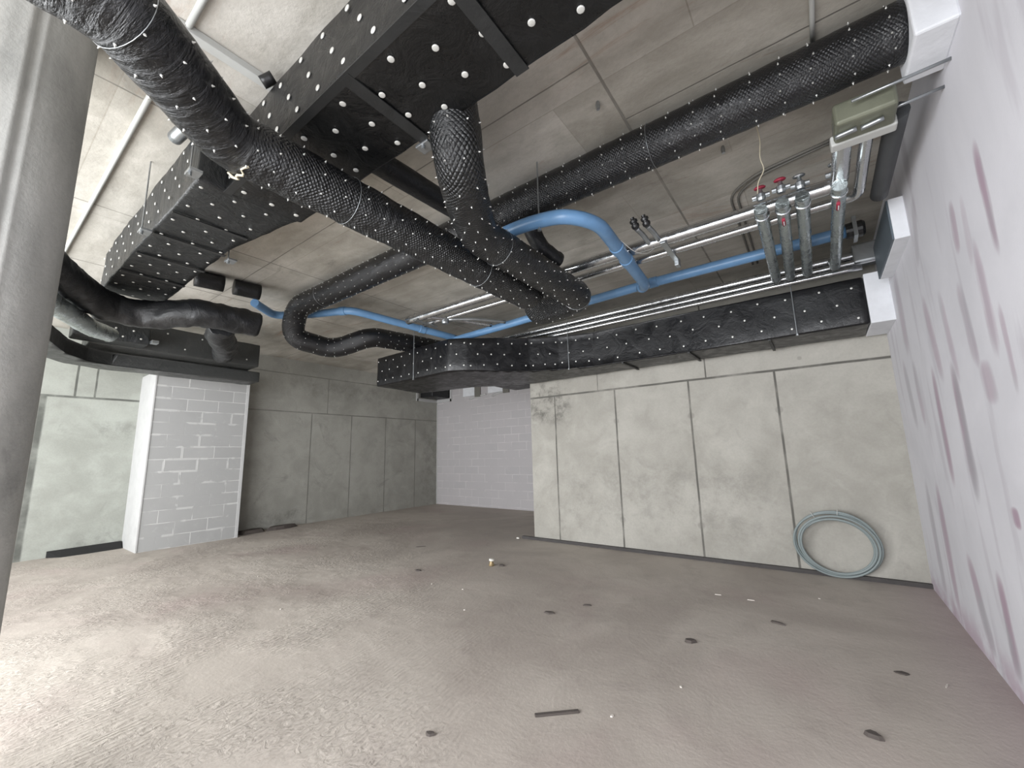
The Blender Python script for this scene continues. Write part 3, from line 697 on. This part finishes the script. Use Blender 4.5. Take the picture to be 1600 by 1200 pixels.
# galvanised pieces by the creased duct
g1 = tubeobj('steel_spigot', [(-3.42, .69, 3.76), (-2.95, .73, 3.76)], .045, M['galv'], None, .05, 18, .05); tag(g1, 'bright galvanised pipe end on top of the creased duct under the netted bend', 'pipe')
g2 = boxobj('cable_trunking', (-2.55, .45, 3.80), (-2.49, 1.0, 3.848), M['cable'], None, .004); tag(g2, 'white cable trunking on the ceiling beside the netted duct bend', 'trunking')
g3 = tubeobj('steel_spigot', [(-2.45, .86, 3.74), (-2.40, .90, 3.78)], .035, M['dark'], g2, .05, 14, .02)
def bracket(loc, label):
    t = empty('duct_bracket', label, 'bracket', loc)
    bm = bmesh.new(); box(bm, (-.05, -.035, -.012), (.05, .035, .006)); bev(bm, .003); link('bracket_plate', bm, M['galv'], t)
    bm = bmesh.new(); lathe(bm, [(.012, 0), (.012, .035)], (0, -.02, -.035), (0, 0, 1), 8); link('bracket_nut', bm, M['galv'], t)
    bm = bmesh.new(); lathe(bm, [(.005, 0), (.005, CZ-loc[2]+.03)], (0, -.02, -.03), (0, 0, 1), 8); link('threaded_rod', bm, M['galv'], t)
bracket((-2.93, .70, 3.268), 'galvanised hanger bracket at the corner where the duct widens')
bracket((-4.05, 1.30, 3.262), 'galvanised hanger bracket at the right edge of the creased duct')
bracket((-1.63, 1.43, 3.262), 'galvanised hanger bracket beside the top of the dropping netted duct')
bracket((-4.0, .70, 3.262), 'galvanised hanger bracket at the left edge of the creased duct')
bracket((-5.75, 1.28, 3.262), 'galvanised hanger bracket at the far end of the creased duct')
def rod(x, y, z0, label):
    bm = bmesh.new(); lathe(bm, [(.006, 0), (.006, CZ-z0)], (x, y, z0), (0, 0, 1), 8)
    o = link('hanger_rod', bm, M['galv']); tag(o, label, 'hanger rod')
    bm = bmesh.new(); lathe(bm, [(.016, 0), (.016, .018)], (x, y, z0), (0, 0, 1), 6); link('rod_nut', bm, M['galv'], o)
rod(-5.2, 4.36, 2.72, 'thin steel hanger rod at the left end of the dotted back duct')
rod(-2.93, 5.44, 2.73, 'thin steel hanger rod holding the middle of the dotted back duct')
rod(-.075, 5.565, 2.74, 'thin steel hanger rod near the right end of the dotted back duct')
rod(-1.60, 2.59, 3.24, 'thin steel hanger rod beside the long round duct above the blue bend')
# conduits on the ceiling
def cond(label, pts, r, mat, br=.1):
    o = tubeobj('conduit', pts, r, mat, None, br, 10, .15); return tag(o, label, 'conduit')
cond('long pale conduit across the ceiling at the upper left by the column', [(-9.5, .50, CZ-.018), (-1.4, .50, CZ-.018)], .017, M['cable'])
cond('short pale conduit on the ceiling above the long round duct', [(.235, .9, CZ-.014), (.235, 2.72, CZ-.014)], .013, M['cable'])
for dx, l in ((0, 'outer'), (.055, 'inner')):
    cond(l+' one of two bent grey conduits on the ceiling behind the foil pipes', [(.35, 3.78+dx*.6, CZ-.012), (-.20+dx, 3.88+dx*.6, CZ-.012), (-.42+dx, 4.08+dx*.3, CZ-.012), (-.44+dx, 5.9, CZ-.012)], .011, M['greyc'], .15)
wf = boxobj('ceiling_bracket', (-7.02, 4.4, 3.76), (-6.94, 5.05, 3.85), M['greyc'], None, .01); tag(wf, 'small grey bracket on the ceiling at the end of the black duct loop', 'bracket')
bm = bmesh.new(); lathe(bm, [(.05, 0), (.055, .03), (.035, .05)], (-6.98, 4.42, 3.71), (0, 0, 1), 12); link('white_cap', bm, M['white'], wf)
bm = bmesh.new(); lathe(bm, [(.05, 0), (.06, .03), (.06, .07), (.05, .10)], (-4.3, 1.48, 3.72), (0, 0, 1), 14); lathe(bm, [(.02, 0), (.02, .05)], (-4.3, 1.48, 3.80), (0, 0, 1), 10)
tag(link('junction_box', bm, M['cable']), 'small round white ceiling box beside the creased duct', 'junction box')
for x, y, l in ((-.95, 2.35, 'small ceiling hook left of the long round duct rings'), (-.35, 3.35, 'small ceiling hook between the long round duct and the foil pipes')):
    bm = bmesh.new(); lathe(bm, [(.012, 0), (.016, .03), (.01, .06)], (x, y, CZ-.06), (0, 0, 1), 10); tag(link('ceiling_hook', bm, M['galv']), l, 'hook')

# ---------------------------------------------------------------- far corner openings
cd_ = empty('corner_duct', 'black duct through the far corner, sealed with white mortar', 'duct', (-9.6, 9.2, 3.4))
rel(soft_prism('duct_body', [(-9.925, 8.6), (-9.36, 8.6), (-9.36, 9.33), (-9.925, 9.33)], 3.29, 3.7, M['rub'], .004, .2), cd_)
bm = bmesh.new(); box(bm, (-9.95, 9.32, 3.19), (-9.28, 9.352, 3.27)); box(bm, (-9.34, 9.32, 3.19), (-9.27, 9.352, 3.8)); box(bm, (-9.96, 8.50, 3.19), (-9.93, 9.34, 3.27)); box(bm, (-9.96, 8.46, 3.19), (-9.93, 8.54, 3.8))
rel(link('mortar_collar', bm, M['plaster']), cd_)
for x0, x1, z0, l in ((-8.75, -8.28, 3.27, 'bright white board high on the rear block wall, left one'), (-7.75, -7.2, 3.28, 'bright white board high on the rear block wall, right one')):
    t = empty('wall_board', l, 'board', (x0, 9.34, z0))
    rel(boxobj('board_panel', (x0, 9.30, z0), (x1, 9.352, z0+.3), M['white'], None, .005), t)
    rel(boxobj('board_frame', (x1, 9.31, z0-.05), (x1+.22, 9.352, z0+.35), M['greyc'], None, .004), t)
for x0, x1, z in ((-8.5, -7.85, 3.22), (-7.6, -7.0, 3.24)):
    bm = bmesh.new(); P = fillet([(x0, 9.345, z-.04), (x0+.15, 9.345, z), (x1, 9.345, z+.05)], .05, .05); tube(bm, P, .03, 8, .01)
    tag(link('mortar_ridge', bm, M['plaster']), 'pale mortar ridge high on the rear block wall below the %s board' % ('left' if x0 < -8 else 'right'), 'mortar')

# ---------------------------------------------------------------- coil of hose
co = empty('hose_coil', 'grey-blue hose coil leaning against the back wall near the right corner', 'hose', (0, 6.2, 0))
bm = bmesh.new(); pp = []; turns = 6
for k in range(turns*48+1):
    t = k/48; a = 2*math.pi*t
    R = .335 + .030*math.sin(t*2.1+.5) + .008*math.sin(t*7)
    cx = .010*math.sin(t*1.3); cz = .012*math.cos(t*1.7)
    tilt = .11*(math.sin(a))
    pp.append(Vector((cx + R*math.cos(a)*1.10, .055 - tilt*.55 + .020*math.sin(t*2.6) - .02, .392 + cz + R*math.sin(a))))
tube(bm, pp, .0125, 8)
mnz = min(v.co.z for v in bm.verts)
for v in bm.verts: v.co.z -= mnz - .001
o = link('hose_turns', bm, M['coil'], co)
for a in (2.05, 1.45):
    bm = bmesh.new(); cc = Vector((.37*math.cos(a)*1.08, .0, .40+.335*math.sin(a)))
    rr = [cc + Vector((math.cos(a)*.045*math.cos(b), .03*math.sin(b), math.sin(a)*.045*math.cos(b))) for b in [k*math.pi/8 for k in range(17)]]
    tube(bm, rr, .004, 6, caps=False); link('tie', bm, M['cable'], co)

# ---------------------------------------------------------------- debris on the floor
def shard(x, y, sx, sy, rot, mat, label, cat='debris', h=.012, name='floor_shard'):
    bm = bmesh.new(); n = 9; pts = []
    for k in range(n):
        a = 2*math.pi*k/n; q = 1+random.uniform(-.25, .15)
        u, v = sx*q*math.cos(a), sy*q*math.sin(a)
        pts.append((u*math.cos(rot)-v*math.sin(rot), u*math.sin(rot)+v*math.cos(rot)))
    lo = [bm.verts.new((p[0], p[1], 0)) for p in pts]; hi = [bm.verts.new((p[0]*.8, p[1]*.8, h)) for p in pts]
    bm.faces.new(lo[::-1]); bm.faces.new(hi)
    for k in range(n): bm.faces.new((lo[k], lo[(k+1) % n], hi[(k+1) % n], hi[k]))
    o = link(name, bm, mat); o.location = (x, y, .0005); tag(o, label, cat); return o
shard(-2.266, 3.581, .055, .03, .2, M['rock'], 'oval dark shard in the middle of the floor')
shard(-2.05, 3.95, .045, .012, .5, M['rock'], 'small thin dark splinter just behind the oval floor shard')
shard(-.489, 4.448, .06, .02, -.3, M['rock'], 'elongated dark shard on the floor in front of the hose coil')
shard(-1.02, 3.673, .05, .03, .3, M['rock'], 'brownish dark lump on the floor between the two shards', h=.02)
shard(.039, 3.05, .04, .028, -.3, M['rock'], 'dark pebble on the floor at the lower right', h=.02)
shard(.25, 3.95, .045, .03, .2, M['rock'], 'flat dark spot of dirt near the right wall foot', h=.006)
shard(-4.5, 3.9, .05, .03, .1, M['rock'], 'small dark crumb on the floor left of the brass fitting', h=.012)
shard(-5.6, 4.9, .10, .02, .9, M['rock'], 'faint dark smear of dirt on the far left floor', h=.004)
shard(-1.9, 1.75, .03, .02, .4, M['rock'], 'dark crumb on the floor at the lower middle edge')
st = boxobj('groove_strip', (-.13, -.012, 0), (.13, .012, .012), M['rock'], None, .002); st.location = (-1.42, 2.29, .001); st.rotation_euler = (0, 0, .75); tag(st, 'short dark strip standing in for a groove in the near middle floor', 'strip')  # dark strip added on top where the floor has a groove
k = empty('brass_fitting', 'small white and brass pipe fitting standing on the floor', 'fitting', (-3.809, 4.599, 0))
bm = bmesh.new(); lathe(bm, [(.035, 0), (.04, .01), (.03, .03), (.025, .06)], (0, 0, 0), (0, 0, 1), 14); link('fitting_base', bm, plain('brass', (150, 132, 100), .4, .6), k)
bm = bmesh.new(); lathe(bm, [(.02, 0), (.036, .008), (.036, .03), (.02, .035)], (0, 0, .058), (.1, .1, 1), 14); link('white_cap', bm, M['chip'], k)
shard(-3.68, 4.66, .05, .03, .4, M['rock'], 'dark crumb right beside the small brass fitting', h=.02)
tip = shard(-4.56, 6.26, .03, .015, .2, M['chip'], 'white chip at the left end of the dark kerb', h=.02)
spots = [(-.907, 2.975, 'white chip on the middle of the near floor'), (-1.05, 4.95, 'thin white sliver on the floor before the back wall'), (-.75, 4.95, 'white crumb right of the thin sliver before the back wall'),
         (-3.0, 3.2, 'white crumb left of the oval floor shard'), (-3.45, 3.65, 'tiny white crumb in front of the brass fitting'), (-3.9, 3.6, 'tiny white crumb left of the brass fitting line'), (-4.6, 2.2, 'small white chip on the brightly lit left floor'), (-1.15, 2.45, 'white grit on the near floor beside the dark strip'),
         (-.45, 2.35, 'white grit at the lower right floor edge'), (-6.1, 2.6, 'white chip on the far left floor before the pillar'), (-.2, 5.35, 'white crumb near the foot of the hose coil'), (.45, 3.9, 'white sliver on the floor near the right wall')]
for i, (x, y, l) in enumerate(spots):
    shard(x, y, .035 if 'sliver' in l else .012, .006 if 'sliver' in l else .009, random.uniform(0, 3), M['chip2'], l, 'debris', .007, 'floor_chip')
# dark block added in place of a shallow wall-foot notch, then dirt heaps
bm = bmesh.new(); P0 = [(-10.39, 1.15), (-10.22, 1.3), (-10.2, 1.6), (-10.24, 2.05), (-10.39, 2.05)]
prism(bm, P0[::-1], 0, .10)
for v in bm.verts:
    if v.co.z > .05: v.co.x -= .12*(v.co.x+10.39)/.19; v.co.z += .05*noise.noise(v.co*5)
tag(link('dirt_notch_patch', bm, M['hole']), 'dark block standing in for a shallow notch at the wall foot left of the white pillar side', 'dirt')
for k, (x, y, sx, sy) in enumerate(((-9.75, 3.95, .16, .30), (-9.72, 4.55, .14, .32))):
    shard(x, y, sx, sy, .1, M['rock'], 'low dark dirt heap %s the block pillar on its right side' % ('touching the floor close to' if k == 0 else 'a step beyond'), 'dirt', .07, 'dirt_notch_patch')

# groups shared by repeats
GR = {'hanger_rod': 'steel hanger rods of the ducts', 'duct_bracket': 'hanger brackets of the wide duct', 'shutoff_valve': 'valves on the upper foil pipes',
      'blue_pipe': 'blue drain pipes under the ceiling', 'floor_chip': 'white chips on the floor', 'floor_shard': 'dark shards and crumbs on the floor',
      'duct_stub': 'dark duct stubs by the ceiling', 'ceiling_hook': 'small hooks in the ceiling', 'wall_board': 'white boards on the rear block wall',
      'conduit': 'conduits on the ceiling', 'wall_sleeve': 'white sleeves in the right wall', 'mortar_ridge': 'mortar ridges on the rear wall', 'dirt_notch_patch': 'dirt patches by the pillar'}
for o in list(SC.objects):
    if o.parent is None and 'label' in o.keys():
        b = o.name.split('.')[0]
        if b in GR: o['group'] = GR[b]
        elif b == 'foil_pipe':
            o['group'] = 'foil pipes crossing to the back duct' if 'crossing' in o['label'] else 'silver pipes above the back duct' if 'three' in o['label'] else 'upper foil pipes'
